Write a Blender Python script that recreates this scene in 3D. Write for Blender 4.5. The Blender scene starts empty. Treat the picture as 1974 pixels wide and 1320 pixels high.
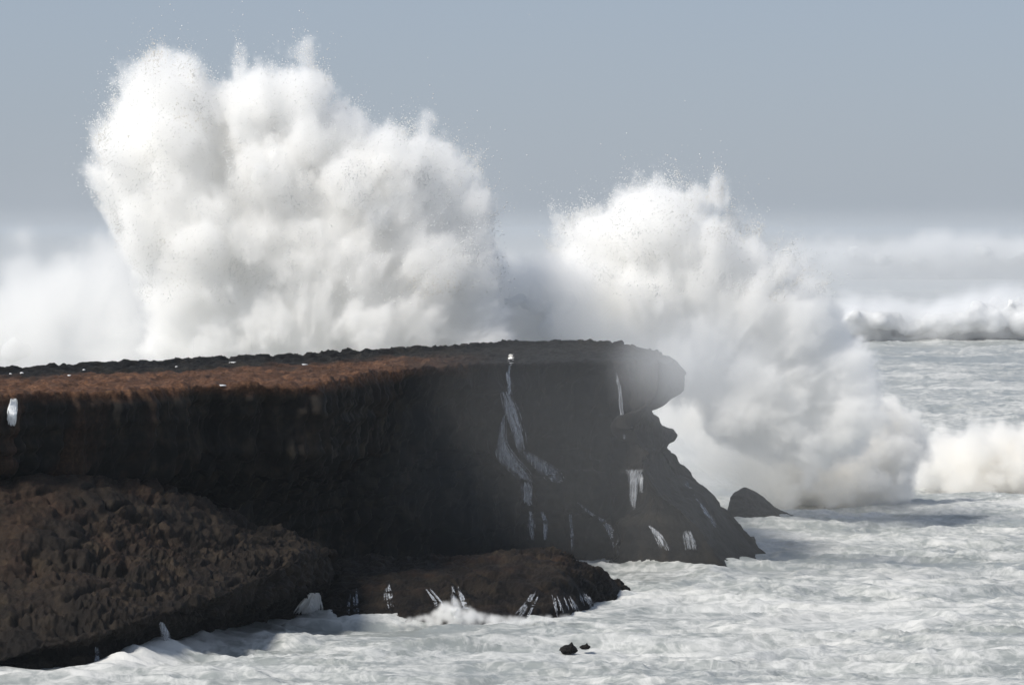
import bpy, math, random
import numpy as np
from mathutils import Vector
from mathutils.bvhtree import BVHTree

# ------------------------------------------------------------------ camera, light, exposure
S = bpy.context.scene
COL = S.collection
CAM_H = 18.5
F = 9390.0                       # focal length in photo pixels (1974 wide)
PITCH = math.atan(215 / F)
cam_d = bpy.data.cameras.new('camera')
cam = bpy.data.objects.new('camera', cam_d)
COL.objects.link(cam)
cam.location = (0, 0, CAM_H)
cam.rotation_euler = (math.pi / 2 - PITCH, 0, 0)
cam_d.sensor_width = 36
cam_d.lens = 36 * F / 1974
cam_d.clip_start = 1
cam_d.clip_end = 60000
S.camera = cam

SUN_EL, SUN_AZ = math.radians(46), math.radians(-124)     # azimuth clockwise from +Y (away from the camera)
W = bpy.data.worlds.new('World'); S.world = W; W.use_nodes = True
wn = W.node_tree.nodes; wl = W.node_tree.links
bg = wn['Background']
sky = wn.new('ShaderNodeTexSky'); sky.sky_type = 'NISHITA'; sky.sun_disc = False
sky.sun_elevation = SUN_EL; sky.sun_rotation = SUN_AZ
sky.air_density = 1.0; sky.dust_density = 0.3; sky.ozone_density = 1.5
hs = wn.new('ShaderNodeHueSaturation'); hs.inputs['Saturation'].default_value = 0.9
tn = wn.new('ShaderNodeMix'); tn.data_type = 'RGBA'; tn.blend_type = 'MULTIPLY'; tn.inputs[0].default_value = 1
tn.inputs[7].default_value = (.77, .84, 1.15, 1)
wl.new(sky.outputs[0], hs.inputs['Color']); wl.new(hs.outputs[0], tn.inputs[6]); 
hz = wn.new('ShaderNodeMix'); hz.data_type = 'RGBA'; hz.inputs[0].default_value = .62      # even veil of haze over the whole sky
hz.inputs[7].default_value = (4.75, 5.55, 6.55, 1)
wl.new(tn.outputs[2], hz.inputs[6]); wl.new(hz.outputs[2], bg.inputs['Color'])
bg.inputs['Strength'].default_value = 0.078
sun_d = bpy.data.lights.new('sun', 'SUN'); sun_d.energy = 4.7; sun_d.angle = math.radians(13)
sun_d.color = (1.0, 0.95, 0.87)
sun = bpy.data.objects.new('sun', sun_d); COL.objects.link(sun)
sd = Vector((math.sin(SUN_AZ) * math.cos(SUN_EL), math.cos(SUN_AZ) * math.cos(SUN_EL), math.sin(SUN_EL)))
sun.rotation_euler = sd.to_track_quat('Z', 'Y').to_euler()
sun.location = (60, 120, 90)
S.view_settings.view_transform = 'Standard'; S.view_settings.look = 'None'
S.view_settings.gamma = 1; S.view_settings.exposure = 0
S.view_settings.use_curve_mapping = False
C = S.cycles
C.max_bounces = 28; C.diffuse_bounces = 3; C.volume_bounces = 28; C.transparent_max_bounces = 24
C.volume_step_rate = 1.5; C.volume_max_steps = 256
C.use_adaptive_sampling = False

# ------------------------------------------------------------------ helpers
cp, sp = math.cos(PITCH), math.sin(PITCH)
def P(px, py, D):
    """A point at distance D (metres ahead) that is seen at photo pixel px, py."""
    dx = (px - 987) / F; up = -(py - 660) / F
    y = cp + up * sp; z = -sp + up * cp
    return np.array([dx * D / y, D, CAM_H + z * D / y])
def G(px, py, z=0.0):
    up = -(py - 660) / F
    y = cp + up * sp; k = -sp + up * cp
    D = (z - CAM_H) * y / k
    return P(px, py, D)

def _hash(ix, iy, iz, seed):
    h = (ix.astype(np.uint32) * np.uint32(374761393) + iy.astype(np.uint32) * np.uint32(668265263)
         + iz.astype(np.uint32) * np.uint32(2147483647 - 1274126177) + np.uint32((seed * 974634777) & 0xffffffff))
    h = (h ^ (h >> np.uint32(13))) * np.uint32(1274126177)
    h = (h ^ (h >> np.uint32(16))) * np.uint32(2246822519)
    return h ^ (h >> np.uint32(15))
_GR = np.random.RandomState(7).normal(size=(256, 3)).astype(np.float32)
_GR /= np.linalg.norm(_GR, axis=1)[:, None]
def gnoise(p, seed=0):
    p = np.asarray(p, np.float32)
    i = np.floor(p); f = p - i; i = i.astype(np.int64)
    u = f * f * f * (f * (f * 6 - 15) + 10)
    out = 0
    for dx in (0, 1):
        for dy in (0, 1):
            for dz in (0, 1):
                h = _hash(i[:, 0] + dx, i[:, 1] + dy, i[:, 2] + dz, seed) & np.uint32(255)
                g = _GR[h]
                d = g[:, 0] * (f[:, 0] - dx) + g[:, 1] * (f[:, 1] - dy) + g[:, 2] * (f[:, 2] - dz)
                w = (u[:, 0] if dx else 1 - u[:, 0]) * (u[:, 1] if dy else 1 - u[:, 1]) * (u[:, 2] if dz else 1 - u[:, 2])
                out = out + w * d
    return out * 1.5
def fbm(p, octaves=4, gain=.5, seed=0, mode='n'):
    a = 1.0; s = 0; t = 0; p = np.asarray(p, np.float32)
    for k in range(octaves):
        n = gnoise(p, seed + k * 17)
        if mode == 'b': n = np.abs(n) * 2 - .5
        elif mode == 'r': n = .5 - np.abs(n) * 2
        s = s + a * n; t += a; a *= gain; p = p * 2.03 + 11.3
    return s / t
def worley(p, seed=0):
    p = np.asarray(p, np.float32); i = np.floor(p).astype(np.int64)
    best = np.full(len(p), 9.0, np.float32); second = best.copy()
    for dx in (-1, 0, 1):
        for dy in (-1, 0, 1):
            for dz in (-1, 0, 1):
                c = (i[:, 0] + dx, i[:, 1] + dy, i[:, 2] + dz)
                h = _hash(*c, seed)
                q = np.stack([c[0] + (h & np.uint32(255)) / 255., c[1] + ((h >> np.uint32(8)) & np.uint32(255)) / 255.,
                              c[2] + ((h >> np.uint32(16)) & np.uint32(255)) / 255.], 1)
                d = np.sqrt(((p - q) ** 2).sum(1)).astype(np.float32)
                second = np.minimum(second, np.maximum(best, d)); best = np.minimum(best, d)
    return best, second
def sstep(a, b, x):
    t = np.clip((x - a) / (b - a), 0, 1); return t * t * (3 - 2 * t)

def mesh_from(name, V, Fc, smooth=True):
    me = bpy.data.meshes.new(name)
    V = np.asarray(V, np.float32); Fc = np.asarray(Fc, np.int32)
    n = Fc.shape[1]
    me.vertices.add(len(V)); me.vertices.foreach_set('co', V.ravel())
    me.loops.add(Fc.size); me.loops.foreach_set('vertex_index', Fc.ravel())
    me.polygons.add(len(Fc)); me.polygons.foreach_set('loop_start', np.arange(0, Fc.size, n, dtype=np.int32))
    me.update(calc_edges=True)
    if smooth: me.polygons.foreach_set('use_smooth', np.ones(len(Fc), bool))
    return me
def grid_faces(nu, nv):
    a = (np.arange(nu - 1)[:, None] * nv + np.arange(nv - 1)[None]).ravel()
    return np.stack([a, a + nv, a + nv + 1, a + 1], 1)
def obj(name, me, mat=None, parent=None, label=None, cat=None, group=None, kind=None):
    o = bpy.data.objects.new(name, me); COL.objects.link(o)
    if mat: me.materials.append(mat)
    if parent: o.parent = parent
    if label: o['label'] = label
    if cat: o['category'] = cat
    if group: o['group'] = group
    if kind: o['kind'] = kind
    return o
def set_attr(me, name, arr):
    a = me.attributes.new(name, 'FLOAT', 'POINT'); a.data.foreach_set('value', np.asarray(arr, np.float32))

def interp(arr, n, smooth=True):
    """Resample along axis 0 to n rows (Catmull-Rom or linear)."""
    m = len(arr); t = np.linspace(0, m - 1, n); i = np.minimum(t.astype(int), m - 2); f = (t - i)
    f = f.reshape((-1,) + (1,) * (arr.ndim - 1))
    if not smooth: return arr[i] * (1 - f) + arr[i + 1] * f
    a = arr[np.maximum(i - 1, 0)]; b = arr[i]; c = arr[i + 1]; d = arr[np.minimum(i + 2, m - 1)]
    return .5 * (2 * b + (c - a) * f + (2 * a - 5 * b + 4 * c - d) * f ** 2 + (3 * b - a - 3 * c + d) * f ** 3)
def resample_len(A, n, wts=None):
    """Resample every row of A (nu, m, 3) along axis 1 by shared mean arc length."""
    seg = np.linalg.norm(np.diff(A, axis=1), axis=2).mean(0) + 1e-6
    if wts is not None: seg = seg * wts
    s = np.concatenate([[0], np.cumsum(seg)]); t = np.linspace(0, s[-1], n)
    i = np.clip(np.searchsorted(s, t, side='right') - 1, 0, len(seg) - 1); f = ((t - s[i]) / seg[i])[None, :, None]
    return A[:, i] * (1 - f) + A[:, i + 1] * f
def normals(A):
    du = np.gradient(A, axis=0); dv = np.gradient(A, axis=1)
    n = np.cross(du, dv); l = np.linalg.norm(n, axis=2, keepdims=True)
    return n / np.maximum(l, 1e-6)

# ------------------------------------------------------------------ materials
def mat(name):
    m = bpy.data.materials.new(name); m.use_nodes = True
    nt = m.node_tree; return m, nt, nt.nodes, nt.links, nt.nodes['Principled BSDF']
def ramp(nodes, stops, interp_='LINEAR'):
    r = nodes.new('ShaderNodeValToRGB'); e = r.color_ramp.elements
    r.color_ramp.interpolation = interp_
    while len(e) < len(stops): e.new(0.5)
    for k, (p, c) in enumerate(stops):
        e[k].position = p; e[k].color = (c[0], c[1], c[2], 1) if hasattr(c, '__len__') else (c, c, c, 1)
    return r
def noise_node(nodes, links, vec, scale, detail=6, rough=.6, mapscale=None):
    if mapscale:
        mp = nodes.new('ShaderNodeMapping'); mp.inputs['Scale'].default_value = mapscale
        links.new(vec, mp.inputs['Vector']); vec = mp.outputs[0]
    n = nodes.new('ShaderNodeTexNoise'); n.inputs['Scale'].default_value = scale
    n.inputs['Detail'].default_value = detail; n.inputs['Roughness'].default_value = rough
    links.new(vec, n.inputs['Vector']); return n
def mix(nodes, links, fac, a, b):
    m = nodes.new('ShaderNodeMix'); m.data_type = 'RGBA'
    if isinstance(fac, float): m.inputs[0].default_value = fac
    else: links.new(fac, m.inputs[0])
    for s, k in ((a, 6), (b, 7)):
        if isinstance(s, tuple): m.inputs[k].default_value = (*s, 1)
        else: links.new(s, m.inputs[k])
    return m.outputs[2]

def rock_material():
    m, nt, N, L, B = mat('weathered_rock')
    geo = N.new('ShaderNodeTexCoord').outputs['Object']
    at = N.new('ShaderNodeAttribute'); at.attribute_name = 'dry_or_lit'
    n1 = noise_node(N, L, geo, .9, 8, .65)
    n2 = noise_node(N, L, geo, 6.0, 5, .7)
    n3 = noise_node(N, L, geo, 1.0, 5, .6, (.7, .7, .12))
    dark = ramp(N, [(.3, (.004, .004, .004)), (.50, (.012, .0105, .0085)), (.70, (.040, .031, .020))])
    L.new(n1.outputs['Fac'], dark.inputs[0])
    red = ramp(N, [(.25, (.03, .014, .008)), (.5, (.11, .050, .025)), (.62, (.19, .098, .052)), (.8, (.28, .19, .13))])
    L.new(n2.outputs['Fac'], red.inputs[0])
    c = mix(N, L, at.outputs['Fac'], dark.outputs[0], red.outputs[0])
    st = ramp(N, [(.42, 1.0), (.58, .55)]); L.new(n3.outputs['Fac'], st.inputs[0])
    mm = N.new('ShaderNodeMix'); mm.data_type = 'RGBA'; mm.blend_type = 'MULTIPLY'; mm.inputs[0].default_value = 1
    L.new(c, mm.inputs[6]); L.new(st.outputs[0], mm.inputs[7])
    wt = N.new('ShaderNodeAttribute'); wt.attribute_name = 'wet'
    wm = N.new('ShaderNodeMix'); wm.data_type = 'RGBA'; wm.blend_type = 'MULTIPLY'
    L.new(wt.outputs['Fac'], wm.inputs[0]); L.new(mm.outputs[2], wm.inputs[6]); wm.inputs[7].default_value = (.35, .35, .36, 1)
    L.new(wm.outputs[2], B.inputs['Base Color'])
    B.inputs['Roughness'].default_value = .72
    B.inputs['Specular IOR Level'].default_value = .15
    bm = N.new('ShaderNodeBump'); bm.inputs['Strength'].default_value = .6; bm.inputs['Distance'].default_value = .12
    L.new(n2.outputs['Fac'], bm.inputs['Height']); L.new(bm.outputs[0], B.inputs['Normal'])
    return m
ROCK = rock_material()

def sea_material():
    m, nt, N, L, B = mat('churned_sea')
    geo = N.new('ShaderNodeTexCoord').outputs['Object']
    at = N.new('ShaderNodeAttribute'); at.attribute_name = 'foam'
    n1 = noise_node(N, L, geo, .16, 9, .62, (1.0, .7, 1.0))
    n1.inputs['Distortion'].default_value = 2.2
    n2 = noise_node(N, L, geo, 1.5, 6, .62, (1.0, .8, 1.0))
    n2.inputs['Distortion'].default_value = .8
    n4 = noise_node(N, L, geo, .55, 5, .6, (1.0, .8, 1.0)); n4.inputs['Distortion'].default_value = 1.5
    v1 = N.new('ShaderNodeMath'); v1.operation = 'SUBTRACT'; v1.inputs[1].default_value = .5; L.new(n4.outputs['Fac'], v1.inputs[0])
    v2 = N.new('ShaderNodeMath'); v2.operation = 'ABSOLUTE'; L.new(v1.outputs[0], v2.inputs[0])
    v3 = N.new('ShaderNodeMapRange'); v3.inputs['From Max'].default_value = .09; v3.inputs['To Min'].default_value = .16; v3.inputs['To Max'].default_value = -.04; L.new(v2.outputs[0], v3.inputs['Value'])
    a0 = N.new('ShaderNodeMath'); a0.operation = 'MULTIPLY_ADD'; a0.inputs[1].default_value = .75; L.new(n2.outputs['Fac'], a0.inputs[0]); L.new(v3.outputs[0], a0.inputs[2])
    n5 = noise_node(N, L, geo, 1.0, 6, .62, (.22, .9, 1.0)); n5.inputs['Distortion'].default_value = .9
    a5 = N.new('ShaderNodeMath'); a5.operation = 'MULTIPLY_ADD'; a5.inputs[1].default_value = .7; a5.inputs[2].default_value = -.35; L.new(n5.outputs['Fac'], a5.inputs[0])
    a6 = N.new('ShaderNodeMath'); a6.operation = 'ADD'; L.new(n1.outputs['Fac'], a6.inputs[0]); L.new(a5.outputs[0], a6.inputs[1])
    ad = N.new('ShaderNodeMath'); ad.operation = 'ADD'; L.new(a6.outputs[0], ad.inputs[0]); L.new(a0.outputs[0], ad.inputs[1])
    ad2 = N.new('ShaderNodeMath'); ad2.operation = 'ADD'; L.new(ad.outputs[0], ad2.inputs[0]); L.new(at.outputs['Fac'], ad2.inputs[1])
    fr = ramp(N, [(.22, 0.), (.48, .6), (.68, 1.)])
    mr = N.new('ShaderNodeMapRange'); mr.inputs['From Min'].default_value = .52; mr.inputs['From Max'].default_value = 1.62
    L.new(ad2.outputs[0], mr.inputs['Value']); L.new(mr.outputs[0], fr.inputs[0])
    tint = noise_node(N, L, geo, .12, 3, .5)
    foamc = mix(N, L, tint.outputs['Fac'], (.50, .515, .515), (.58, .572, .55))
    c = mix(N, L, fr.outputs[0], (.25, .268, .26), foamc)
    L.new(c, B.inputs['Base Color'])
    rr = N.new('ShaderNodeMapRange'); rr.inputs['To Min'].default_value = .35; rr.inputs['To Max'].default_value = .9
    L.new(fr.outputs[0], rr.inputs['Value']); L.new(rr.outputs[0], B.inputs['Roughness'])
    bm = N.new('ShaderNodeBump'); bm.inputs['Strength'].default_value = .5; bm.inputs['Distance'].default_value = .08
    L.new(ad.outputs[0], bm.inputs['Height']); L.new(bm.outputs[0], B.inputs['Normal'])
    return m
SEA = sea_material()

def foam_material(name, a=(.86, .87, .87), b=(.80, .74, .64), s=.22, lo=.5, hi=.75):
    m, nt, N, L, B = mat(name)
    geo = N.new('ShaderNodeTexCoord').outputs['Object']
    n = noise_node(N, L, geo, s, 4, .6)
    r = ramp(N, [(lo, 0.), (hi, 1.)]); L.new(n.outputs['Fac'], r.inputs[0])
    L.new(mix(N, L, r.outputs[0], a, b), B.inputs['Base Color'])
    B.inputs['Roughness'].default_value = 1; B.inputs['Specular IOR Level'].default_value = .05
    n2 = noise_node(N, L, geo, 2.2, 8, .7)
    bm = N.new('ShaderNodeBump'); bm.inputs['Strength'].default_value = .5; bm.inputs['Distance'].default_value = .3
    L.new(n2.outputs['Fac'], bm.inputs['Height']); L.new(bm.outputs[0], B.inputs['Normal'])
    return m
FOAM = foam_material('spray_foam')
FOAM_FAR = foam_material('far_foam', (.66, .67, .68), (.6, .6, .6), .05)
FOAM_WARM = foam_material('sandy_foam', (.85, .83, .78), (.82, .68, .50), .3, .45, .75)

def mist_material(name, density, color=(.999, .997, .991), aniso=0.0):
    m = bpy.data.materials.new(name); m.use_nodes = True; N = m.node_tree.nodes; L = m.node_tree.links
    N.clear(); out = N.new('ShaderNodeOutputMaterial'); v = N.new('ShaderNodeVolumePrincipled')
    v.inputs['Color'].default_value = (*color, 1); v.inputs['Density'].default_value = density
    v.inputs['Anisotropy'].default_value = aniso
    L.new(v.outputs[0], out.inputs['Volume']); return m
MIST = mist_material('spray_mist', 1.0)
FAR = mist_material('far_spray', 1.0, (.975, .98, .985))
MIST_WARM = mist_material('sandy_mist', 1.0, (.999, .991, .974))
THIN = mist_material('drifting_mist', 1.0, (.95, .96, .97), .1)

# ------------------------------------------------------------------ spray builder
_UNIT = {}
def ico(n):
    import bmesh
    if n not in _UNIT:
        bm = bmesh.new(); bmesh.ops.create_icosphere(bm, subdivisions=n, radius=1)
        _UNIT[n] = (np.array([v.co[:] for v in bm.verts]), np.array([[v.index for v in f.verts] for f in bm.faces])); bm.free()
    return _UNIT[n]
def remesh(V, Fc, voxel, it=0):
    me = mesh_from('tmp', V, Fc); o = bpy.data.objects.new('tmp', me); COL.objects.link(o)
    md = o.modifiers.new('r', 'REMESH'); md.mode = 'VOXEL'; md.voxel_size = voxel
    if it: ms = o.modifiers.new('s', 'SMOOTH'); ms.factor = .5; ms.iterations = it
    dg = bpy.context.evaluated_depsgraph_get(); ev = o.evaluated_get(dg); m2 = bpy.data.meshes.new_from_object(ev)
    n = len(m2.vertices); co = np.empty(n * 3, np.float32); m2.vertices.foreach_get('co', co)
    nf = len(m2.polygons); li = np.empty(nf * 4, np.int32); m2.loops.foreach_get('vertex_index', li)
    bpy.data.objects.remove(o); bpy.data.meshes.remove(me); bpy.data.meshes.remove(m2)
    return co.reshape(-1, 3), li.reshape(-1, 4)
def vert_normals(V, Fc):
    n = np.cross(V[Fc[:, 2]] - V[Fc[:, 0]], V[Fc[:, 3]] - V[Fc[:, 1]])
    out = np.zeros_like(V)
    for k in range(4): np.add.at(out, Fc[:, k], n)
    return out / np.maximum(np.linalg.norm(out, axis=1, keepdims=True), 1e-9)

def fill_outline(outline, depth, thick, count, rmax, rmin, rng, lean=0.0):
    """Lobes of water filling a silhouette: centre (x, y, z) in metres and radius."""
    poly = np.array(outline, float); A = poly; Bp = np.roll(poly, -1, 0)
    lo, hi = poly.min(0), poly.max(0); out = []
    k = depth / F
    while len(out) < count:
        q = lo + rng.rand(2) * (hi - lo)
        c = ((A[:, 1] > q[1]) != (Bp[:, 1] > q[1])) & (q[0] < (Bp[:, 0] - A[:, 0]) * (q[1] - A[:, 1]) / (Bp[:, 1] - A[:, 1] + 1e-9) + A[:, 0])
        if c.sum() % 2 == 0: continue
        ab = Bp - A; t = np.clip(((q - A) * ab).sum(1) / (ab ** 2).sum(1), 0, 1)
        d = np.sqrt(((A + ab * t[:, None] - q) ** 2).sum(1)).min()
        r = min(d, rmax * (.55 + .45 * rng.rand()))
        if r < rmin: continue
        half = thick * min(1.0, (d / (rmax * 1.6)) ** .6)
        D = depth + (rng.rand() * 2 - 1) * half + lean * (hi[1] - q[1])
        out.append((*P(q[0], q[1], D), r * k))
    return np.array(out)

def spray_hull(blobs, voxel, it=10):
    UV, UF = ico(2); Vs = []; Fs = []; n = 0
    for b in blobs:
        Vs.append(UV * b[3] + b[:3]); Fs.append(UF + n); n += len(UV)
    return remesh(np.concatenate(Vs), np.concatenate(Fs), voxel, it)

def biggest(V, Fc):
    lab = np.arange(len(V))
    while True:
        m = lab[Fc].min(1); new = lab.copy()
        for k in range(4): np.minimum.at(new, Fc[:, k], m)
        new = new[new]; new = new[new]
        if (new == lab).all(): break
        lab = new
    best = np.bincount(lab).argmax(); keep = lab == best; idx = np.cumsum(keep) - 1
    return V[keep], idx[Fc[keep[Fc[:, 0]]]]
def core_mesh(name, blobs, voxel, core_in, disp, seed, k=1.0, whole=True):
    c = blobs.copy(); c[:, 3] -= min(core_in, c[:, 3].max() * (.55 if core_in < 2.5 else .72)); c = c[c[:, 3] > voxel * 1.2]
    V, Fc = spray_hull(c, voxel, 4)
    if whole: V, Fc = biggest(V, Fc)
    b = fbm(V * .45 * k, 3, .55, seed, 'b') * disp + fbm(V * 1.6 * k, 3, .55, seed + 5, 'b') * disp * .4
    return mesh_from(name, V + vert_normals(V, Fc) * b[:, None], Fc)
def hull_data(V, Fc):
    return bpy.data.objects.new('spray_outline', mesh_from('spray_outline', V, Fc))     # only read by the fog grid's nodes

def mist_volume(name, V, Fc, material, voxel, width, amp, nscale, gain, parent=None, pad=1.5, stretch=(1, 1, 1), src=None, bias=0.0, burst=None, **kw):
    """A child that carries a fog grid whose density follows the hull, ragged by noise."""
    vol = bpy.data.volumes.new(name); vol.materials.append(material)
    o = obj(name, vol, None, parent, **kw)
    lo, hi = V.min(0) - pad, V.max(0) + pad
    ng = bpy.data.node_groups.new(name, 'GeometryNodeTree')
    ng.interface.new_socket('Geometry', in_out='INPUT', socket_type='NodeSocketGeometry')
    ng.interface.new_socket('Geometry', in_out='OUTPUT', socket_type='NodeSocketGeometry')
    N, L = ng.nodes, ng.links
    gi = N.new('GeometryNodeMeshIcoSphere') if src is None else N.new('GeometryNodeObjectInfo'); go = N.new('NodeGroupOutput')
    if src is None:
        gi.inputs['Subdivisions'].default_value = 4; tr = N.new('GeometryNodeTransform')
        tr.inputs['Translation'].default_value = tuple((lo + hi) / 2); tr.inputs['Scale'].default_value = tuple((hi - lo) / 2 - pad)
        L.new(gi.outputs['Mesh'], tr.inputs[0]); gout = tr.outputs[0]
    else:
        gi.inputs['Object'].default_value = src
        gout = gi.outputs['Geometry']
    pos = N.new('GeometryNodeInputPosition')
    px = N.new('GeometryNodeProximity'); px.target_element = 'FACES'
    L.new(gout, px.inputs[0])
    sn = N.new('GeometryNodeSampleNearestSurface'); sn.data_type = 'FLOAT_VECTOR'
    nm = N.new('GeometryNodeInputNormal')
    L.new(gout, sn.inputs['Mesh']); L.new(nm.outputs[0], sn.inputs['Value'])
    sub = N.new('ShaderNodeVectorMath'); sub.operation = 'SUBTRACT'; L.new(pos.outputs[0], sub.inputs[0]); L.new(px.outputs['Position'], sub.inputs[1])
    dt = N.new('ShaderNodeVectorMath'); dt.operation = 'DOT_PRODUCT'; L.new(sub.outputs[0], dt.inputs[0]); L.new(sn.outputs[0], dt.inputs[1])
    sg = N.new('ShaderNodeMath'); sg.operation = 'SIGN'; L.new(dt.outputs['Value'], sg.inputs[0])
    sdf = N.new('ShaderNodeMath'); sdf.operation = 'MULTIPLY'; L.new(sg.outputs[0], sdf.inputs[0]); L.new(px.outputs['Distance'], sdf.inputs[1])
    sc = N.new('ShaderNodeVectorMath'); sc.operation = 'MULTIPLY'; sc.inputs[1].default_value = stretch; L.new(pos.outputs[0], sc.inputs[0])
    nz = N.new('ShaderNodeTexNoise'); nz.inputs['Scale'].default_value = nscale; nz.inputs['Detail'].default_value = 7; nz.inputs['Roughness'].default_value = .78
    L.new(sc.outputs[0], nz.inputs['Vector'])
    nval = nz.outputs[0]
    if burst is not None:
        def vm(op, a, b=None):
            v = N.new('ShaderNodeVectorMath'); v.operation = op
            L.new(a, v.inputs[0])
            if isinstance(b, tuple): v.inputs[1].default_value = b
            elif b is not None: L.new(b, v.inputs[3 if op == 'SCALE' else 1])
            return v
        rel = vm('SUBTRACT', pos.outputs[0], tuple(burst)); ln = vm('LENGTH', rel.outputs[0]); dr = vm('NORMALIZE', rel.outputs[0])
        k = N.new('ShaderNodeMath'); k.operation = 'MULTIPLY_ADD'; k.inputs[1].default_value = .22; k.inputs[2].default_value = 9.0; L.new(ln.outputs['Value'], k.inputs[0])
        rc = vm('SCALE', dr.outputs[0], k.outputs[0])
        n2 = N.new('ShaderNodeTexNoise'); n2.inputs['Scale'].default_value = 1.0; n2.inputs['Detail'].default_value = 7; n2.inputs['Roughness'].default_value = .74
        L.new(rc.outputs[0], n2.inputs['Vector'])
        mx = N.new('ShaderNodeMix'); mx.inputs[0].default_value = .5; L.new(nz.outputs[0], mx.inputs[2]); L.new(n2.outputs[0], mx.inputs[3]); nval = mx.outputs[0]
    ns = N.new('ShaderNodeMath'); ns.operation = 'MULTIPLY_ADD'; ns.inputs[1].default_value = amp * 2; ns.inputs[2].default_value = -amp + bias; L.new(nval, ns.inputs[0])
    df = N.new('ShaderNodeMath'); df.operation = 'SUBTRACT'; L.new(ns.outputs[0], df.inputs[0]); L.new(sdf.outputs[0], df.inputs[1])
    mr = N.new('ShaderNodeMapRange'); mr.interpolation_type = 'SMOOTHSTEP'
    mr.inputs['From Min'].default_value = -width * .5; mr.inputs['From Max'].default_value = width; mr.inputs['To Max'].default_value = gain
    L.new(df.outputs[0], mr.inputs['Value'])
    vc = N.new('GeometryNodeVolumeCube')
    L.new(mr.outputs[0], vc.inputs['Density']); vc.inputs['Min'].default_value = tuple(lo); vc.inputs['Max'].default_value = tuple(hi)
    for a, k in zip('XYZ', range(3)): vc.inputs['Resolution ' + a].default_value = max(4, int((hi[k] - lo[k]) / voxel))
    sm = N.new('GeometryNodeSetMaterial'); sm.inputs['Material'].default_value = material
    L.new(vc.outputs[0], sm.inputs[0]); L.new(sm.outputs[0], go.inputs[0])
    md = o.modifiers.new('mist', 'NODES'); md.node_group = ng
    return o

def droplets(parent, V, Fc, c, n, rng):
    """Loose water flung off the edge of a burst: thousands of small drops, strung out along the throw."""
    w = (V[:, 2] > 14) * (.12 + sstep(.05, .4, fbm(V * .5, 3, .6, 77)))
    idx = rng.choice(len(V), n, p=w / w.sum()); base = V[idx]; d = base - c; d /= np.linalg.norm(d, axis=1)[:, None]
    st = fbm(d * 14, 3, .6, 5)
    q = base + d * (rng.exponential(.30, n) * (1 + 2.6 * sstep(.0, .45, st)))[:, None] + rng.normal(0, .10, (n, 3))
    O = np.array([(1, 1, 1), (-1, -1, 1), (-1, 1, -1), (1, -1, -1)], float)
    T = np.array([(0, 2, 1), (0, 1, 3), (0, 3, 2), (1, 2, 3)])
    r = .009 + .026 * rng.rand(n) ** 3
    VV = (q[:, None] + O[None] * r[:, None, None]).reshape(-1, 3); FF = (T[None] + (np.arange(n) * 4)[:, None, None]).reshape(-1, 3)
    obj('droplets', mesh_from('droplets', VV, FF), FOAM, parent, kind='stuff')

def spray(name, label, cat, outline_sets, seed, voxel=.25, core_in=2.0, mat_=None, disp=.5, mist=True, mv=.145, width=.36, amp=4.6, nsc=.42, gain=1.05, group=None, burst=None, drops=0, bias=0.0, whole=True, jets=0):
    rng = np.random.RandomState(seed)
    blobs = np.concatenate([fill_outline(rng=rng, **s) for s in outline_sets])
    if jets:
        top = blobs[(blobs[:, 2] > np.percentile(blobs[:, 2], 55)) & (blobs[:, 3] < .9)]; ex = []
        for b in top[rng.choice(len(top), min(jets, len(top)), False)]:
            d = b[:3] - burst + [0, 0, 3]; d /= np.linalg.norm(d); ln = rng.uniform(.5, 2.0) ** 1.2
            for t in np.linspace(0, 1, 8): ex.append((*(b[:3] + d * ln * t - [0, 0, .4 * t * t]), .42 * (1 - t) + .2))
        blobs = np.concatenate([blobs, ex])
    V, Fc = spray_hull(blobs, voxel, 6)
    o = obj(name, core_mesh(name, blobs, voxel, core_in, disp, seed), mat_ or FOAM, None, label, cat, group)
    if mist:
        mist_volume('mist', V, Fc, MIST_WARM if mat_ is FOAM_WARM else MIST, mv, width, amp, nsc, gain, parent=o, pad=1.6, src=hull_data(V, Fc), burst=burst, bias=bias)
    if drops: droplets(o, V, Fc, burst, drops, rng)
    return o

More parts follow.
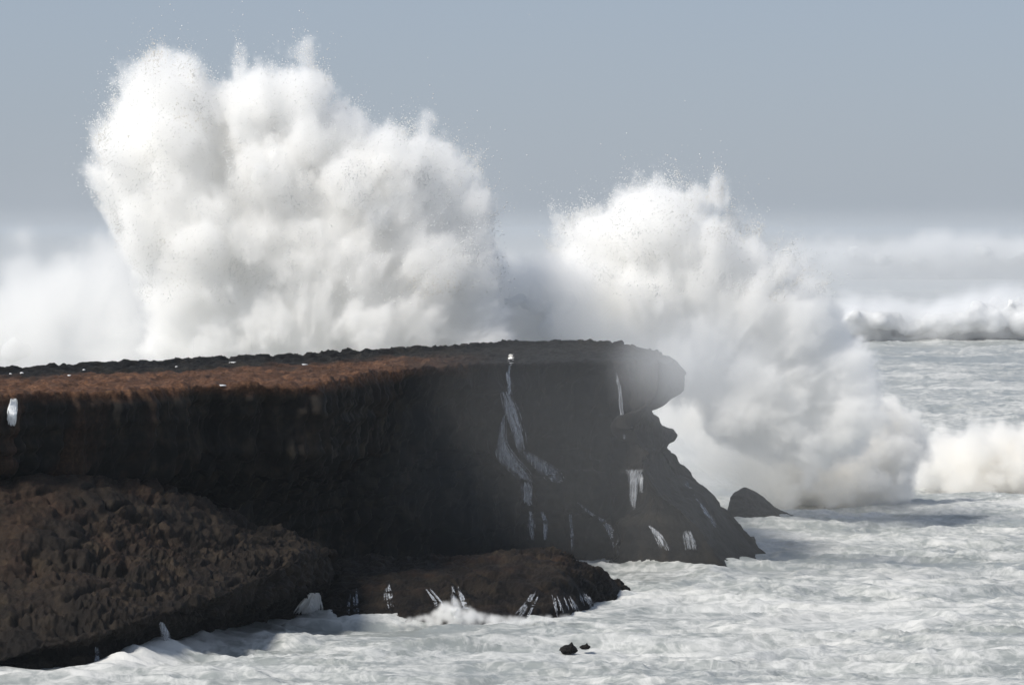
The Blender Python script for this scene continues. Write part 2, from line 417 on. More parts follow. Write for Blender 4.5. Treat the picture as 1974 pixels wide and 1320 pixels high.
# ------------------------------------------------------------------ setting: the sea
def sea_height(x, y):
    p = np.stack([x, y, np.zeros_like(x)], 1)
    wq = p + np.stack([fbm(p * .09, 2, .5, 61), fbm(p * .09 + 9, 2, .5, 62), 0 * x], 1) * 5
    h = fbm(wq * [.045, .12, 1], 2, .5, 3) * .8
    r = fbm(wq * [.10, .26, 1] + 5, 3, .5, 9, 'r')
    h += r * .42 + np.maximum(r - .15, 0) * .5
    h += fbm(wq * [.5, .8, 1], 4, .58, 21, 'r') * (.05 + .2 * sstep(-.3, .4, fbm(p * [.05, .06, 1], 2, .5, 91))) - .12
    return h
def build_sea():
    ys = np.concatenate([np.arange(150, 196, .8), np.arange(196, 365, .22), 365 + np.cumsum(np.geomspace(.25, 14, 330))])
    nx = 580; t = np.linspace(-1, 1, nx)
    Y = np.repeat(ys, nx); X = np.tile(t, len(ys)) * (Y * .135 + 4)
    Z = sea_height(X, Y)
    far = sstep(360, 900, Y)
    Z += far * fbm(np.stack([X * .012, Y * .03, 0 * X], 1), 3, .5, 44) * 2.0
    # surge heaped against the left rock
    a = G(170, 1305)[:2]; b = G(430, 1225)[:2]; ab = b - a; L2 = (ab ** 2).sum()
    tt = np.clip(((X - a[0]) * ab[0] + (Y - a[1]) * ab[1]) / L2, 0, 1)
    d = np.hypot(X - a[0] - ab[0] * tt, (Y - a[1] - ab[1] * tt) * .5)
    bump = np.exp(-(d / 1.3) ** 2) * (.9 * np.sin(np.pi * np.clip(tt, .05, .95)) + .1)
    Z += bump * (1 + .3 * gnoise(np.stack([X * .4, Y * .25, 0 * X], 1), 8)) * .65
    foam = .05 + bump * .5 + .55 * fbm(np.stack([X * .04, Y * .06, 0 * X], 1), 3, .5, 71) - .14 * far + Z * .22
    # open swell patch right of the spray is greyer
    me = mesh_from('sea', np.stack([X, Y, Z], 1), grid_faces(len(ys), nx)[:, ::-1])
    set_attr(me, 'foam', foam)
    obj('sea', me, SEA, kind='structure', label='churned white foaming sea around the rocks')
    yf = ys[-1]
    hx = 40000
    V = [(-hx, yf - 3, -1.2), (hx, yf - 3, -1.2), (hx, 50000, -1.2), (-hx, 50000, -1.2)]
    me = mesh_from('open_sea', V, [[0, 1, 2, 3]], False); set_attr(me, 'foam', [-.3] * 4)
    obj('open_sea', me, SEA, kind='structure', label='open sea running out to the horizon')
    V = [(-hx, -3000, -1.6), (hx, -3000, -1.6), (hx, yf + 5, -1.6), (-hx, yf + 5, -1.6)]
    me = mesh_from('near_sea', V, [[0, 1, 2, 3]], False); set_attr(me, 'foam', [.05] * 4)
    obj('near_sea', me, SEA, kind='structure', label='sea below and beside the churned water')
build_sea()

# ------------------------------------------------------------------ setting: the headland
ROCKS = []     # surfaces that water runs down
def finish_rock(name, A, dry_or_lit, wet=None, **kw):
    nu, nv = A.shape[:2]
    me = mesh_from(name, A.reshape(-1, 3), grid_faces(nu, nv))
    set_attr(me, 'dry_or_lit', dry_or_lit.ravel())
    set_attr(me, 'wet', (wet if wet is not None else 0 * dry_or_lit).ravel())
    o = obj(name, me, ROCK, **kw)
    ROCKS.append(BVHTree.FromPolygons([tuple(v) for v in A[::2, ::2].reshape(-1, 3)], [tuple(f) for f in grid_faces(len(A[::2]), len(A[0][::2]))]))
    return o

def build_headland():
    front = [(-520, 772), (-250, 762), (0, 757), (140, 751), (250, 748), (330, 744), (400, 741), (500, 739), (600, 737), (660, 729), (740, 715), (820, 708), (900, 704),
             (960, 701), (1020, 699), (1100, 697), (1180, 696), (1230, 697), (1270, 701), (1300, 708)]
    back = [(-520, 738), (-250, 725), (0, 713), (130, 709), (240, 705), (330, 701), (400, 697), (480, 692), (560, 688), (640, 684), (740, 679), (830, 675), (920, 670),
            (990, 666), (1060, 664), (1130, 662), (1190, 663), (1235, 672), (1275, 686), (1303, 705)]
    n = len(front)
    Fp = np.array([G(x, y, 11.2) for x, y in front])
    Bp = np.array([G(x, y, 11.55) for x, y in back])
    # pull the last stations of the back towards the tip
    tip = P(1316, 722, 280); Fp[-1] = tip; Bp[-1] = tip + [0, .5, 0]
    for k, w in ((2, .55), (3, .25), (4, .1)):
        Bp[-k] = Bp[-k] * (1 - w) + (tip + [0, 1, .3]) * w
    sec = []
    # profile: (outward offset, z) ; left = overhanging cliff above a cave, right = stepped wall over a shelf, tip = silhouette
    left = [(0, 11.2), (.25, 10.6), (.1, 9.6), (-.1, 8.6), (-.3, 7.6), (-1.4, 6.7), (-4, 6.0), (-6.5, 4.6), (-8, 3.0), (-8.5, 1.2), (-8.5, -.2), (-8.5, -2.5)]
    midp = [(0, 11.2), (-.4, 10.4), (-1.0, 9.2), (-1.4, 8.0), (-1.6, 7.2), (-2.2, 6.2), (-2.2, 5.2), (-1.8, 4.1), (-1.8, 3.1), (-2.4, 1.9), (-2.6, .1), (-2.6, -2.5)]
    rightp = [(0, 11.2), (-.1, 10.5), (-.4, 9.3), (-.7, 8.2), (-1.5, 7.2), (-1.7, 6.2), (-1.0, 5.0), (-.7, 4.2), (-.4, 2.6), (1.0, 2.0), (1.9, .6), (2.6, -2.5)]
    tipp = [(0, 10.2), (.0, 9.6), (-.4, 9.1), (-1.5, 8.5), (-2.3, 7.9), (-1.3, 7.3), (-.45, 6.75), (-1.0, 6.1), (.1, 4.7), (1.6, 3.4), (2.9, 1.8), (5.6, -.9)]
    def lerp(a, b, t): return [(x0 + (x1 - x0) * t, z0 + (z1 - z0) * t) for (x0, z0), (x1, z1) in zip(a, b)]
    for k in range(n):
        px = front[k][0]
        if px < 620: prof = left
        elif px < 1000: prof = lerp(left, midp, (px - 620) / 380)
        elif px < 1200: prof = lerp(midp, rightp, (px - 1000) / 200)
        else: prof = lerp(rightp, tipp, min(1, ((px - 1200) / 100) ** 1.0))
        if k == n - 1: prof = tipp
        t = Fp[min(k + 1, n - 1)] - Fp[max(k - 1, 0)]; ang0 = math.atan2(-t[0], t[1])   # normal of the rim, to the right of travel
        nrm = np.array([t[1], -t[0], 0]); nrm /= np.linalg.norm(nrm)
        w = max(0, (px - 1180) / 120) ** 1.5 if px > 1180 else 0
        w = min(w, 1); d = nrm * (1 - w) + np.array([1, 0, 0]) * w; d[2] = 0; d /= np.linalg.norm(d)
        ztop = Fp[k][2]
        ring = [Fp[k] * [1, 1, 0] + d * o + [0, 0, z] for o, z in prof[::-1][:-1]]
        ring.append(Fp[k]); 
        for s in (.12, .3, .5, .7, .88):
            q = Fp[k] * (1 - s) + Bp[k] * s; ring.append(q)
        ring.append(Bp[k])
        bo = np.array([0, 1, 0]) * (1 - w) + np.array([1, 0, 0]) * w
        for o, z in ((.6, 8.0), (1.0, 4.0), (2.0, 0.0), (2.5, -2.5)):
            w2 = min(1, w * 1.6); o = o * (1 - w2) + w2 * np.interp(z, [p[1] for p in tipp[::-1]], [p[0] for p in tipp[::-1]])
            ring.append(Bp[k] * [1, 1, 0] + bo * o + [0, 0, z])
        sec.append(ring)
    A = np.array(sec, float)
    A = interp(A, 300, False)
    A = interp(np.swapaxes(A, 0, 1), 120, True); A = np.swapaxes(A, 0, 1)
    # even columns by plan distance, rows by arc length (fewer on the back)
    A = np.swapaxes(resample_len(np.swapaxes(A, 0, 1), 980), 0, 1)
    wts = np.ones(A.shape[1] - 1); wts[:]= 1.0
    A = resample_len(A, 300, wts)
    Nn = normals(A)
    nu, nv = A.shape[:2]
    V = A.reshape(-1, 3); n_ = Nn.reshape(-1, 3)
    if n_[(n_[:, 2] ** 2 < 2) & (V[:, 2] > 11)][:, 2].mean() < 0: n_ = -n_
    topm = sstep(.5, .9, n_[:, 2]) * sstep(9.5, 10.8, V[:, 2])
    face = 1 - topm
    w1, w2 = worley(V * [.55, .55, .9], 3)
    big = fbm(V * [.22, .22, .05], 3, .5, 31) * 2.2 + fbm(V * [.6, .6, .07], 2, .5, 33, 'b') * .8
    rimz = sstep(10.0, 11.0, V[:, 2])
    med = fbm(V * [.7, .7, .3], 4, .55, 41, 'r') * .75 * (1 - .7 * rimz) + rimz * fbm(V * 1.1, 4, .6, 43) * .45
    strata = gnoise(np.stack([V[:, 0] * .08, V[:, 1] * .08, V[:, 2] * 2.2], 1), 5) * .3
    fine = fbm(V * 2.6, 3, .6, 51, 'r') * .16
    tip_w = 1 - sstep(0, 1, (V[:, 0] - P(1150, 700, 280)[0]) / 2.5) * .8
    d = face * ((big * .8 * (1 - .75 * rimz) + med) * tip_w + strata * (.3 + .7 * tip_w) * (1 - rimz) + fine)
    t1, t2 = worley(V * [1.1, .8, .6], 13)
    d += topm * (fbm(V * [.9, .55, 1], 4, .6, 61, 'r') * .28 + (.5 - t1) * .22 + fbm(V * [.25, .15, .2], 2, .5, 63) * .25)
    # rugged back crest
    Vd = V + n_ * d[:, None]
    j = np.arange(nu * nv) % nv
    dryN = fbm(V * [.3, .16, .3], 3, .5, 81)
    # distance back from the front rim, in metres, for the dry red strip
    rim_y = np.interp(V[:, 0], Fp[:, 0], Fp[:, 1]); bk_y = np.interp(V[:, 0], Bp[:, 0], Bp[:, 1])
    s = (V[:, 1] - rim_y) / np.maximum(bk_y - rim_y, .5)
    xw = 1 - sstep(P(700, 700, 260)[0], P(1000, 700, 268)[0], V[:, 0])
    dry_or_lit = .85 * sstep(.72, .40, s + dryN * .35) * sstep(-.5, -.0, V[:, 1] - rim_y + 1.0) * xw * sstep(10.5, 11.05, V[:, 2] + .25 * dryN)
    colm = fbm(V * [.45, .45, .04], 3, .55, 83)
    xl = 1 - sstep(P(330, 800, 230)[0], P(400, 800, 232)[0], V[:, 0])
    dry_or_lit = np.maximum(dry_or_lit, face * sstep(-.05, .3, colm) * (.30 * xl + .05) * sstep(5, 8, V[:, 2]))  # lit look of the left face columns, painted in as browner rock colour
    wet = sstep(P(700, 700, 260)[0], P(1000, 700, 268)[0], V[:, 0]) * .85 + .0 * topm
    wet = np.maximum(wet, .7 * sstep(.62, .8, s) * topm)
    finish_rock('headland', Vd.reshape(nu, nv, 3), dry_or_lit, wet, kind='structure', label='long flat topped dark rock headland with undercut cliff')
    return Fp, Bp
Fp, Bp = build_headland()

def loft_rock(name, secs, nu, nv, disp, dry_f, label, cat, seed, smooth=True):
    A = np.array(secs, float)
    A = interp(A, 90, smooth); A = np.swapaxes(interp(np.swapaxes(A, 0, 1), 90, True), 0, 1)
    A = np.swapaxes(resample_len(np.swapaxes(A, 0, 1), nu), 0, 1); A = resample_len(A, nv)
    n_ = normals(A).reshape(-1, 3); V = A.reshape(-1, 3)
    if n_[:, 2].mean() < 0: n_ = -n_
    V2 = V + n_ * (disp(V, n_, seed) * (.42 + .5 * sstep(-.3, .35, fbm(V * .22, 2, .5, seed + 50))))[:, None]
    return finish_rock(name, V2.reshape(nu, nv, 3), dry_f(V, n_), sstep(2.3, .9, V[:, 2] + .8 * fbm(V * .5, 3, .5, 19)) * .55 + .25, label=label, cat=cat)

# left rock ledge: ring from the water in front, up the undercut, over the slope, down the back
def sec_pts(rows):
    return [P(*r) if len(r) == 3 else np.array(r[:3], float) for r in rows]
def down(p, z, dy=0.0, dx=0.0):
    q = np.array(p, float); q[2] = z; q[1] += dy; q[0] += dx; return q
L = []
for px, wl_, rim, rimd, mid, top, topd in [
        (-420, 1345, 1290, 203.0, 1100, 915, 219), (-150, 1335, 1280, 204.0, 1110, 922, 219.5), (0, 1328, 1262, 204.5, 1105, 922, 220), (90, 1318, 1238, 205.5, 1085, 912, 221.5),
        (170, 1305, 1222, 206.5, 1075, 913, 223), (250, 1282, 1196, 208.5, 1070, 925, 225), (330, 1256, 1172, 211, 1070, 946, 227), (410, 1232, 1150, 214, 1070, 972, 229),
        (480, 1213, 1120, 218, 1060, 996, 231), (550, 1196, 1094, 223, 1050, 1018, 232.5), (600, 1186, 1076, 228, 1050, 1040, 234), (632, 1180, 1068, 232, 1062, 1058, 235.2), (640, 1178, 1070, 235.5, 1069, 1067, 236)]:
    w = G(px, wl_); r = P(px, rim, rimd); m = P(px, mid, (rimd + topd) / 2 - .4); t = P(px, top, topd)
    w[1] = max(w[1], rimd + .3)
    L.append([down(w, -2.5, 1.0), down(w, .1, .6), down(r, r[2] * .55, 1.3), down(r, r[2] - .35, .25), r, r * .6 + m * .4 + [0, 0, .12], m, m * .5 + t * .5 + [0, 0, .15], t,
              down(t, t[2] - 1.2, 1.6), down(t, -2.5, 3.0)])
def disp_ledge(V, n, s):
    w1, w2 = worley(V * [1.0, .9, 1.1] + fbm(V * .8, 2, .5, s)[:, None] * .8, s)
    v1, v2 = worley(V * 2.3, s + 3)
    pit = sstep(0, .35, w2 - w1); pit2 = sstep(0, .4, v2 - v1)
    lower = sstep(6.5, 3.0, V[:, 2])
    return fbm(V * .35, 3, .5, s + 1) * .9 - .55 * sstep(.10, .0, np.abs(fbm(V * [.28, .28, .5], 3, .55, s + 7))) + (.3 - w1) * .55 * (.5 + .5 * lower) - pit2 * .22 * (.4 + .6 * lower) + fbm(V * 2.2, 4, .62, s + 2, 'r') * .22
def dry_ledge(V, n):
    return np.clip(.15 * sstep(-.25, .35, fbm(V * .3, 3, .5, 6)) * sstep(2.0, 4.8, V[:, 2]) * sstep(P(520, 1000, 225)[0], P(200, 1000, 215)[0], V[:, 0]) + .06, 0, 1)
loft_rock('rock_ledge', L, 640, 330, disp_ledge, dry_ledge, 'big pitted brown rock ledge sloping to the water below the left cliff', 'rock', 11)

# low mound in front of the cave
M = []
for px, wl_, fy, fd, ty, td in [(598, 1182, 1165, 236, 1150, 238), (622, 1186, 1130, 236, 1088, 240), (660, 1189, 1125, 235.2, 1079, 242), (720, 1192, 1125, 234.8, 1074, 243), (800, 1196, 1128, 234.3, 1072, 243),
                            (880, 1196, 1130, 234.2, 1072, 243), (940, 1195, 1125, 234.5, 1066, 243.5), (1000, 1192, 1118, 235, 1060, 244), (1060, 1188, 1112, 236, 1056, 244.5), (1090, 1184, 1112, 237, 1068, 245),
                            (1120, 1176, 1118, 239, 1086, 246), (1160, 1163, 1122, 242, 1100, 247), (1190, 1152, 1135, 245, 1125, 248), (1213, 1147, 1146, 247.6, 1145, 248.5)]:
    w = G(px, wl_); r = P(px, fy, fd + 1.2); t = P(px, ty, td)
    M.append([down(w, -2.5, -.8), down(w, .05), down(w * .5 + r * .5, max(w[2], r[2] * .55), .0), r, r * .5 + t * .5 + [0, 0, .25], t, down(t, t[2] * .5, 2.0), down(t, -2.5, 3.5)])
def disp_mound(V, n, s):
    w1, w2 = worley(V * [1.2, 1.0, 1.5], s)
    return fbm(V * .5, 3, .5, s) * .55 + (.35 - w1) * .5 + fbm(V * 2.5, 4, .62, s + 2, 'r') * .27
loft_rock('rock_mound', M, 460, 200, disp_mound, lambda V, n: .06 + .1 * sstep(0, .4, fbm(V * .6, 3, .5, 3)), 'low rounded dark rock washed by foam in front of the cave', 'rock', 23)

# islet right of the headland
I = []
for px, ty, td in [(1404, 1000, 311), (1408, 962, 311.5), (1422, 946, 312), (1437, 940, 312.5), (1455, 948, 313), (1475, 961, 313), (1495, 980, 313), (1515, 992, 313), (1534, 1001, 313.2)]:
    t = P(px, ty, td + .8); w = G(px, 1006)
    I.append([down(w, -2, -.6), down(w, 0), w * .45 + t * .55 + [0, -.3, 0], t, down(t, t[2] * .5, 1.4), down(t, -2, 2.2)])
loft_rock('sea_rock', I, 160, 90, lambda V, n, s: fbm(V * .9, 4, .6, s, 'r') * .28, lambda V, n: 0 * V[:, 0], 'lone dark pointed rock standing in foam right of the headland', 'rock', 37)

# low spit running right from the headland foot
T = []
for px, ty, hy in [(1180, 1004, 1070), (1240, 1006, 1066), (1300, 1012, 1062), (1350, 1026, 1059), (1390, 1036, 1057), (1425, 1043, 1054), (1456, 1049, 1052)]:
    w = G(px, hy); t = P(px, ty, w[1] + 2.5) + [0, 0, .3]
    T.append([down(w, -2, -.6), down(w, 0), w * .5 + t * .5 + [0, -.5, .1], t, down(t, t[2] * .6, 1.5), down(t, -2, 2.5)])
loft_rock('rock_spit', T, 240, 80, lambda V, n, s: fbm(V * .9, 4, .6, s, 'r') * .3, lambda V, n: 0 * V[:, 0], 'low dark shelf of rock running out from the foot of the headland', 'rock', 41)

# ------------------------------------------------------------------ spray
BIG = [(165, 300), (185, 345), (205, 400), (222, 450), (245, 490), (275, 545), (290, 620), (270, 740), (1010, 740), (1000, 640), (970, 560), (955, 500), (950, 420), (938, 330), (922, 283), (900, 292), (850, 265), (800, 262),
       (740, 238), (690, 210), (655, 200), (640, 160), (605, 115), (565, 90), (540, 95), (520, 140), (500, 125), (480, 98), (462, 105), (450, 150), (430, 160), (400, 158), (385, 112), (330, 98), (280, 105),
       (262, 130), (225, 150), (215, 190), (212, 230), (190, 245), (180, 280)]
spray('spray_plume', 'tallest white burst of spray towering over the headland', 'wave spray',
      [dict(outline=BIG, depth=298, thick=3.4, count=330, rmax=75, rmin=9), dict(outline=BIG, depth=298, thick=2.4, count=260, rmax=26, rmin=7)], 1, burst=P(560, 800, 299), drops=46000, jets=70)
LOW = [(-260, 740), (-260, 600), (-80, 585), (0, 560), (22, 490), (40, 440), (62, 450), (95, 520), (150, 500), (200, 470), (250, 470), (300, 560), (330, 640), (340, 740)]
spray('spray_curtain', 'low drifting spray at the far left behind the headland', 'wave spray',
      [dict(outline=LOW, depth=306, thick=3.0, count=160, rmax=60, rmin=9), dict(outline=[(165, 730), (205, 640), (250, 592), (285, 610), (320, 660), (360, 730)], depth=303, thick=1.5, count=40, rmax=30, rmin=8)], 2, core_in=2.9, width=1.3, gain=.33, mv=.25, burst=P(100, 900, 306), bias=.6)
MID = [(740, 745), (800, 600), (880, 520), (950, 500), (1000, 535), (1050, 500), (1130, 520), (1200, 745)]
spray('spray_burst', 'grey spray low between the two tall plumes', 'wave spray',
      [dict(outline=MID, depth=303, thick=3.0, count=90, rmax=60, rmin=9)], 3, core_in=2.4, width=1.6, gain=1.0, mv=.25, burst=P(1000, 900, 303), bias=.6)
RGT = [(1010, 760), (1020, 640), (1055, 570), (1068, 490), (1075, 435), (1120, 405), (1180, 372), (1260, 355), (1340, 353), (1388, 372), (1400, 420), (1450, 452), (1520, 490), (1575, 515), (1605, 570),
       (1630, 620), (1685, 680), (1720, 860), (1600, 900), (1400, 880), (1330, 780)]
spray('spray_arch', 'second arching plume of spray breaking over the headland tip', 'wave spray',
      [dict(outline=RGT, depth=309, thick=3.2, count=260, rmax=62, rmin=9), dict(outline=RGT, depth=309, thick=3, count=200, rmax=22, rmin=7)], 4, burst=P(1330, 820, 309), drops=26000, jets=50)
FOA = [(1262, 800), (1310, 750), (1400, 727), (1550, 740), (1690, 762), (1765, 800), (1785, 850), (1765, 915), (1735, 965), (1500, 985), (1440, 945), (1380, 900), (1310, 850)]
spray('collapsing_wave', 'bright mass of white water collapsing beside the headland', 'wave',
      [dict(outline=FOA, depth=328, thick=5, count=220, rmax=60, rmin=9), dict(outline=FOA, depth=325, thick=4, count=160, rmax=24, rmin=8)], 5, mat_=FOAM_WARM)
BRK = [(1752, 965), (1762, 885), (1800, 842), (1850, 822), (1890, 815), (1930, 832), (1960, 812), (2060, 820), (2140, 850), (2180, 965)]
spray('breaking_wave', 'sandy tinted foaming breaker at the right edge', 'wave',
      [dict(outline=BRK, depth=350, thick=3.5, count=170, rmax=45, rmin=8)], 6, mat_=FOAM_WARM, mv=.3)
def far_row(name, label, pts, depth, thick, count, seed, voxel, mv, gain):
    sc = depth / 300
    rng = np.random.RandomState(seed)
    bl = fill_outline(pts, depth, thick, count, 40, 5, rng)
    V, Fc = spray_hull(bl, voxel)
    o = obj(name, core_mesh(name, bl, voxel, .5 * sc, .5 * sc, seed, 1 / sc, False), FOAM_FAR, None, label, 'wave')
    mist_volume('mist', V, Fc, FAR, mv, 1.2 * sc, 2.4 * sc, .4 / sc, gain, parent=o, pad=2 * sc, src=hull_data(V, Fc))
far_row('distant_breaker', 'pale breaker rolling in beyond the collapsing white water',
        [(1560, 670), (1560, 600), (1640, 572), (1720, 580), (1800, 590), (1860, 570), (1930, 553), (2000, 560), (2150, 570), (2150, 662), (1900, 664), (1750, 668)], 815, 7, 420, 7, .8, .8, .5)
far_row('distant_breaker', 'hazy line of surf farthest out under the horizon',
        [(1380, 530), (1390, 480), (1520, 478), (1600, 462), (1700, 470), (1790, 455), (1810, 445), (1830, 462), (1900, 455), (1960, 462), (2150, 460), (2150, 530), (1800, 534), (1600, 530)], 2000, 12, 420, 8, 2.0, 2.2, .28)

# ------------------------------------------------------------------ running water
def water_material():
    m, nt, N, L, B = mat('falling_water')
    geo = N.new('ShaderNodeTexCoord').outputs['Object']
    n = noise_node(N, L, geo, 4.0, 4, .6, (2.0, 2.0, .14))
    r = ramp(N, [(.38, .0), (.62, 1.)]); L.new(n.outputs['Fac'], r.inputs[0])
    mr = N.new('ShaderNodeMapRange'); mr.inputs['To Min'].default_value = .04; mr.inputs['To Max'].default_value = .5
    L.new(r.outputs[0], mr.inputs['Value']); L.new(mr.outputs[0], B.inputs['Alpha'])
    B.inputs['Base Color'].default_value = (.5, .53, .58, 1); B.inputs['Roughness'].default_value = .6
    return m
WATER = water_material()
CAM = Vector((0, 0, CAM_H))
def hit(px, py):
    q = P(px, py, 100.0); d = (Vector(q) - CAM).normalized(); best = None
    for b in ROCKS:
        r = b.ray_cast(CAM, d)
        if r[0] is not None and (best is None or r[3] < best): best = r[3]
    return None if best is None else np.array(CAM + d * best)
def water_run(name, label, paths, seed, free=True, dens=1.0, m=None):
    rng = np.random.RandomState(seed); Vs = []; Fs = []; nb = 0
    for path in paths:
        pts = np.array(path, float)
        for k in range(max(3, int(pts[:, 2].max() * 3.4 * dens))):
            off = np.clip(rng.normal(0, .32), -.8, .8); n = 26; t0 = rng.uniform(0, .35); t1 = rng.uniform(.6, 1.0)
            q = interp(pts, n, True); i0, i1 = int(t0 * n), max(int(t0 * n) + 5, int(t1 * n)); q = q[i0:i1]
            wob = np.cumsum(rng.normal(0, .35, len(q))); xs = q[:, 0] + q[:, 2] * off + wob * .6
            H = [hit(x, y) for x, y in zip(xs, q[:, 1])]
            D = [h[1] if h is not None else None for h in H]
            last = next((d for d in D if d is not None), None)
            if last is None: continue
            DD = []
            for d in D:
                if d is None: d = last
                if free: d = min(d, last + .05)
                d = last * .45 + d * .55; DD.append(d); last = d
            C_ = np.array([P(x, y, d - .10 - .05 * rng.rand()) for x, y, d in zip(xs, q[:, 1], DD)])
            r = (.009 + .017 * rng.rand()) * (1 + .6 * np.sin(np.linspace(0, 9, len(q)) + rng.rand() * 6)) * np.sin(np.linspace(.25, 2.95, len(q))) ** .5
            ang = np.linspace(0, 2 * np.pi, 6)[:5]
            ring = np.stack([np.cos(ang), np.sin(ang), 0 * ang], 1)
            Vv = (C_[:, None] + ring[None] * r[:, None, None]).reshape(-1, 3); Vs.append(Vv)
            for i in range(len(q) - 1):
                for j in range(5):
                    a = nb + i * 5 + j; b = nb + i * 5 + (j + 1) % 5; Fs.append((a, b, b + 5, a + 5))
            nb += len(Vv)
    if not Vs: return
    return obj(name, mesh_from(name, np.concatenate(Vs), Fs), m or WATER, None, label, 'waterfall' if name == 'waterfall' else 'running water')
WF = 'waterfall'; TR = 'water_trickle'
water_run(WF, 'wide white cascade branching down the middle of the dark cliff',
          [[(985, 700, 4), (979, 722, 5), (983, 745, 6), (979, 765, 9)], [(973, 755, 12), (985, 790, 17), (998, 830, 15), (1008, 875, 13)], [(1008, 870, 12), (1032, 888, 22), (1056, 908, 28), (1074, 932, 20)],
           [(972, 800, 7), (967, 850, 13), (976, 882, 26), (1000, 908, 26), (1020, 930, 14)], [(1014, 928, 16), (1015, 955, 12), (1020, 975, 10)], [(1022, 985, 9), (1026, 1042, 8)], [(1044, 984, 8), (1051, 1010, 7), (1050, 1042, 6)]], 1, dens=1.5)
water_run(WF, 'narrow thread of water falling from the rim near the headland tip', [[(1187, 718, 4), (1195, 750, 6), (1199, 790, 9), (1206, 850, 6)]], 2)
water_run(WF, 'short fan shaped fall below a ledge near the headland tip', [[(1222, 904, 34), (1221, 912, 16), (1220, 940, 10), (1221, 985, 6)], [(1229, 908, 16), (1236, 925, 6), (1237, 950, 4)]], 3)
water_run(WF, 'diagonal stream sliding down the outermost slope of the headland', [[(1316, 918, 4), (1345, 965, 6), (1364, 992, 7), (1384, 1018, 9)]], 4)
water_run(WF, 'small fall curving over the low shelf, nearest the cave', [[(1115, 968, 5), (1140, 990, 7), (1165, 1006, 9), (1184, 1038, 13), (1190, 1068, 10)]], 5)
water_run(WF, 'small curved fall over the low shelf below the fan shaped fall', [[(1250, 1012, 5), (1268, 1030, 9), (1284, 1062, 12)]], 6)
water_run(WF, 'short broad fall at the outer end of the low shelf', [[(1325, 1022, 12), (1334, 1060, 15)]], 7)
water_run(WF, 'faint thin fall left of the shelf falls', [[(1100, 988, 5), (1105, 1064, 7)]], 8, dens=.5)
water_run(WF, 'bright white jet pouring off the cliff rim at the far left', [[(27, 768, 9), (24, 795, 11), (22, 822, 10)]], 9, dens=2.2, m=FOAM)
water_run(WF, 'thin fall dropping from the bottom of the pitted ledge', [[(188, 1246, 5), (187, 1294, 7)]], 10)
water_run(WF, 'short wider fall at the right foot of the pitted ledge', [[(311, 1198, 6), (325, 1242, 13)]], 11)
water_run(WF, 'white water pouring through the gap between ledge and mound', [[(607, 1142, 12), (600, 1160, 24), (593, 1184, 40)]], 12, dens=4.0, m=FOAM)
water_run(TR, 'small white spurt on the rim above the wide cascade', [[(986, 682, 5), (984, 692, 9), (983, 703, 5)]], 13, dens=2.5, m=FOAM)
for k, (pth, lb) in enumerate([
        ([(682, 1138, 5), (684, 1186, 8)], 'white trickle at the left end of the low mound'),
        ([(742, 1130, 6), (745, 1176, 12)], 'white trickles left of the boulder on the low mound'),
        ([(828, 1138, 5), (852, 1166, 10), (862, 1196, 20)], 'slanting white trickle beside the boulder on the low mound'),
        ([(880, 1134, 5), (888, 1160, 12), (900, 1198, 30)], 'foamy runoff at the middle of the low mound'),
        ([(1034, 1146, 5), (1020, 1172, 9), (1006, 1196, 14)], 'curved white runoff on the right half of the low mound'),
        ([(1072, 1150, 5), (1082, 1186, 8)], 'left one of two thin trickles near the right end of the mound'),
        ([(1092, 1148, 5), (1106, 1180, 8)], 'right one of two thin trickles near the right end of the mound'),
        ([(1124, 1144, 8), (1138, 1172, 14)], 'last short trickle at the right end of the mound')]):
    rr = np.random.RandomState(k + 7)
    ps = [[(x + dx * (1 + i * .5), y + dy, max(3, w * .5)) for i, (x, y, w) in enumerate(pth)] for dx, dy in zip(rr.uniform(-9, 9, 4), rr.uniform(-7, 5, 4))]
    water_run(TR, lb, ps, 30 + k, free=False, dens=.28)

# splash where the swell meets the mound
spray('foam_splash', 'white splash of foam against the foot of the low mound', 'splash',
      [dict(outline=[(700, 1200), (780, 1192), (830, 1182), (852, 1162), (872, 1152), (895, 1160), (915, 1176), (950, 1184), (1000, 1188), (1070, 1186), (1120, 1180), (1130, 1190), (1000, 1206), (880, 1212)], depth=230.0, thick=.9, count=260, rmax=8, rmin=2.5)],
      50, voxel=.06, core_in=.08, disp=.12, mv=.07, width=.25, amp=.25, nsc=1.6, gain=5)

# foam left in hollows on the rock top
PUD = [(134, 724, 12), (42, 719, 10), (20, 721, 8), (162, 713, 8), (450, 699, 22), (585, 703, 26), (425, 743, 30), (340, 707, 7)]
for k, (x, y, w) in enumerate(PUD):
    h = hit(x, y)
    if h is None: continue
    rng = np.random.RandomState(90 + k); U, UFc = ico(2); sc = w * h[1] / F * .38
    V = U * [sc, sc * .8, .05] ; V = V * (1 + .35 * gnoise(U * 2.2 + k, 5))[:, None]
    me = mesh_from('foam_patch', V + h, UFc)
    obj('foam_patch', me, FOAM_FAR, None, 'small patch of white foam left on the flat rock top', 'foam', 'foam patches on the rock top')

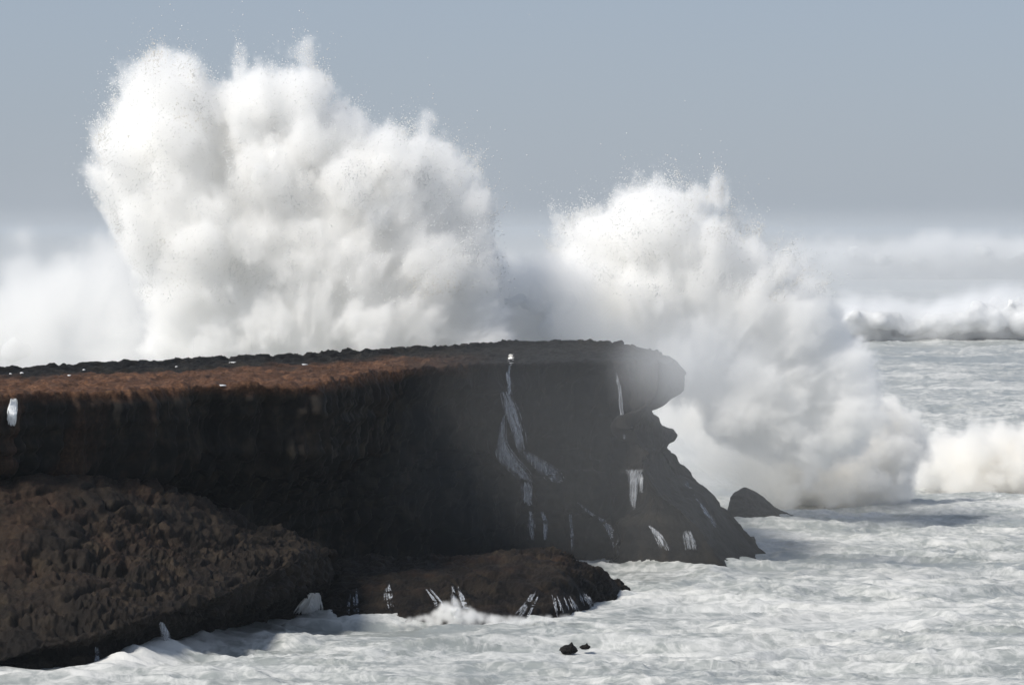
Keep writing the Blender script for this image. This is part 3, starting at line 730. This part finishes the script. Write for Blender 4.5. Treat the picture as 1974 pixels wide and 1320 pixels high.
# two dark rocks awash
def awash(px, py, w, h, lab, seed):
    c = G(px, py); k = c[1] / F; U, UFc = ico(4); V = U * [w * k / 2, w * k / 2.6, h * k * .8]
    V = V * (1 + .35 * fbm(U * 1.6 + seed, 3, .6, seed))[:, None]
    pk = np.exp(-((V[:, 0] - w * k * .18) / (w * k * .09)) ** 2) * (V[:, 2] > 0); V[:, 2] += pk * h * k * .55
    me = mesh_from('rock', V + c + [0, 0, .15], UFc); set_attr(me, 'dry_or_lit', [0] * len(V))
    obj('awash_rock', me, ROCK, None, lab, 'rock')
awash(1096, 1258, 34, 11, 'dark rock breaking the foam in the foreground, larger of the two', 3)
awash(1128, 1253, 20, 6, 'dark rock breaking the foam in the foreground, smaller of the two', 8)

# mist drifting over the headland end
UV, UF = ico(3)
def ellipsoid(c, r): return (UV * np.array(r) + c).astype(np.float32), UF
def thin_mist(name, c, r, gain, voxel, label, nscale=.12):
    V, Fc = ellipsoid(c, r)
    o = mist_volume(name, V, Fc, THIN, voxel, min(r) * 1.1, 2.2, nscale, gain, pad=min(r) * .55 + 1.3, label=label, kind='stuff')
    return o
thin_mist('mist', P(1340, 860, 259), (19, 5, 8), .0155, .8, 'thin spray mist drifting across the end of the headland')
thin_mist('mist', P(1345, 700, 266), (4.2, 4.0, 3.0), .17, .4, 'thicker spray mist blowing round the headland tip', .3)
thin_mist('mist', P(1385, 868, 322), (6.5, 5, 3.6), .22, .4, 'soft white spray hanging in the gap between headland and collapsing wave', .35)
thin_mist('mist', P(1500, 560, 1250), (420, 430, 13), .0032, 9, 'bank of fine salt spray lying over the far water', .012)

# ------------------------------------------------------------------ haze
hb = 25000.0
V = np.array([(x, y, z) for x in (-hb, hb) for y in (-500, hb) for z in (-2.8, 34.0)], float)
Fh = [[0, 1, 3, 2], [4, 6, 7, 5], [0, 4, 5, 1], [2, 3, 7, 6], [0, 2, 6, 4], [1, 5, 7, 3]]
hm = mist_material('sea_haze', .00006, (.60, .665, .735), 0)
obj('haze', mesh_from('haze', V, Fh, False), hm, kind='stuff', label='thin sea haze over the whole bay')
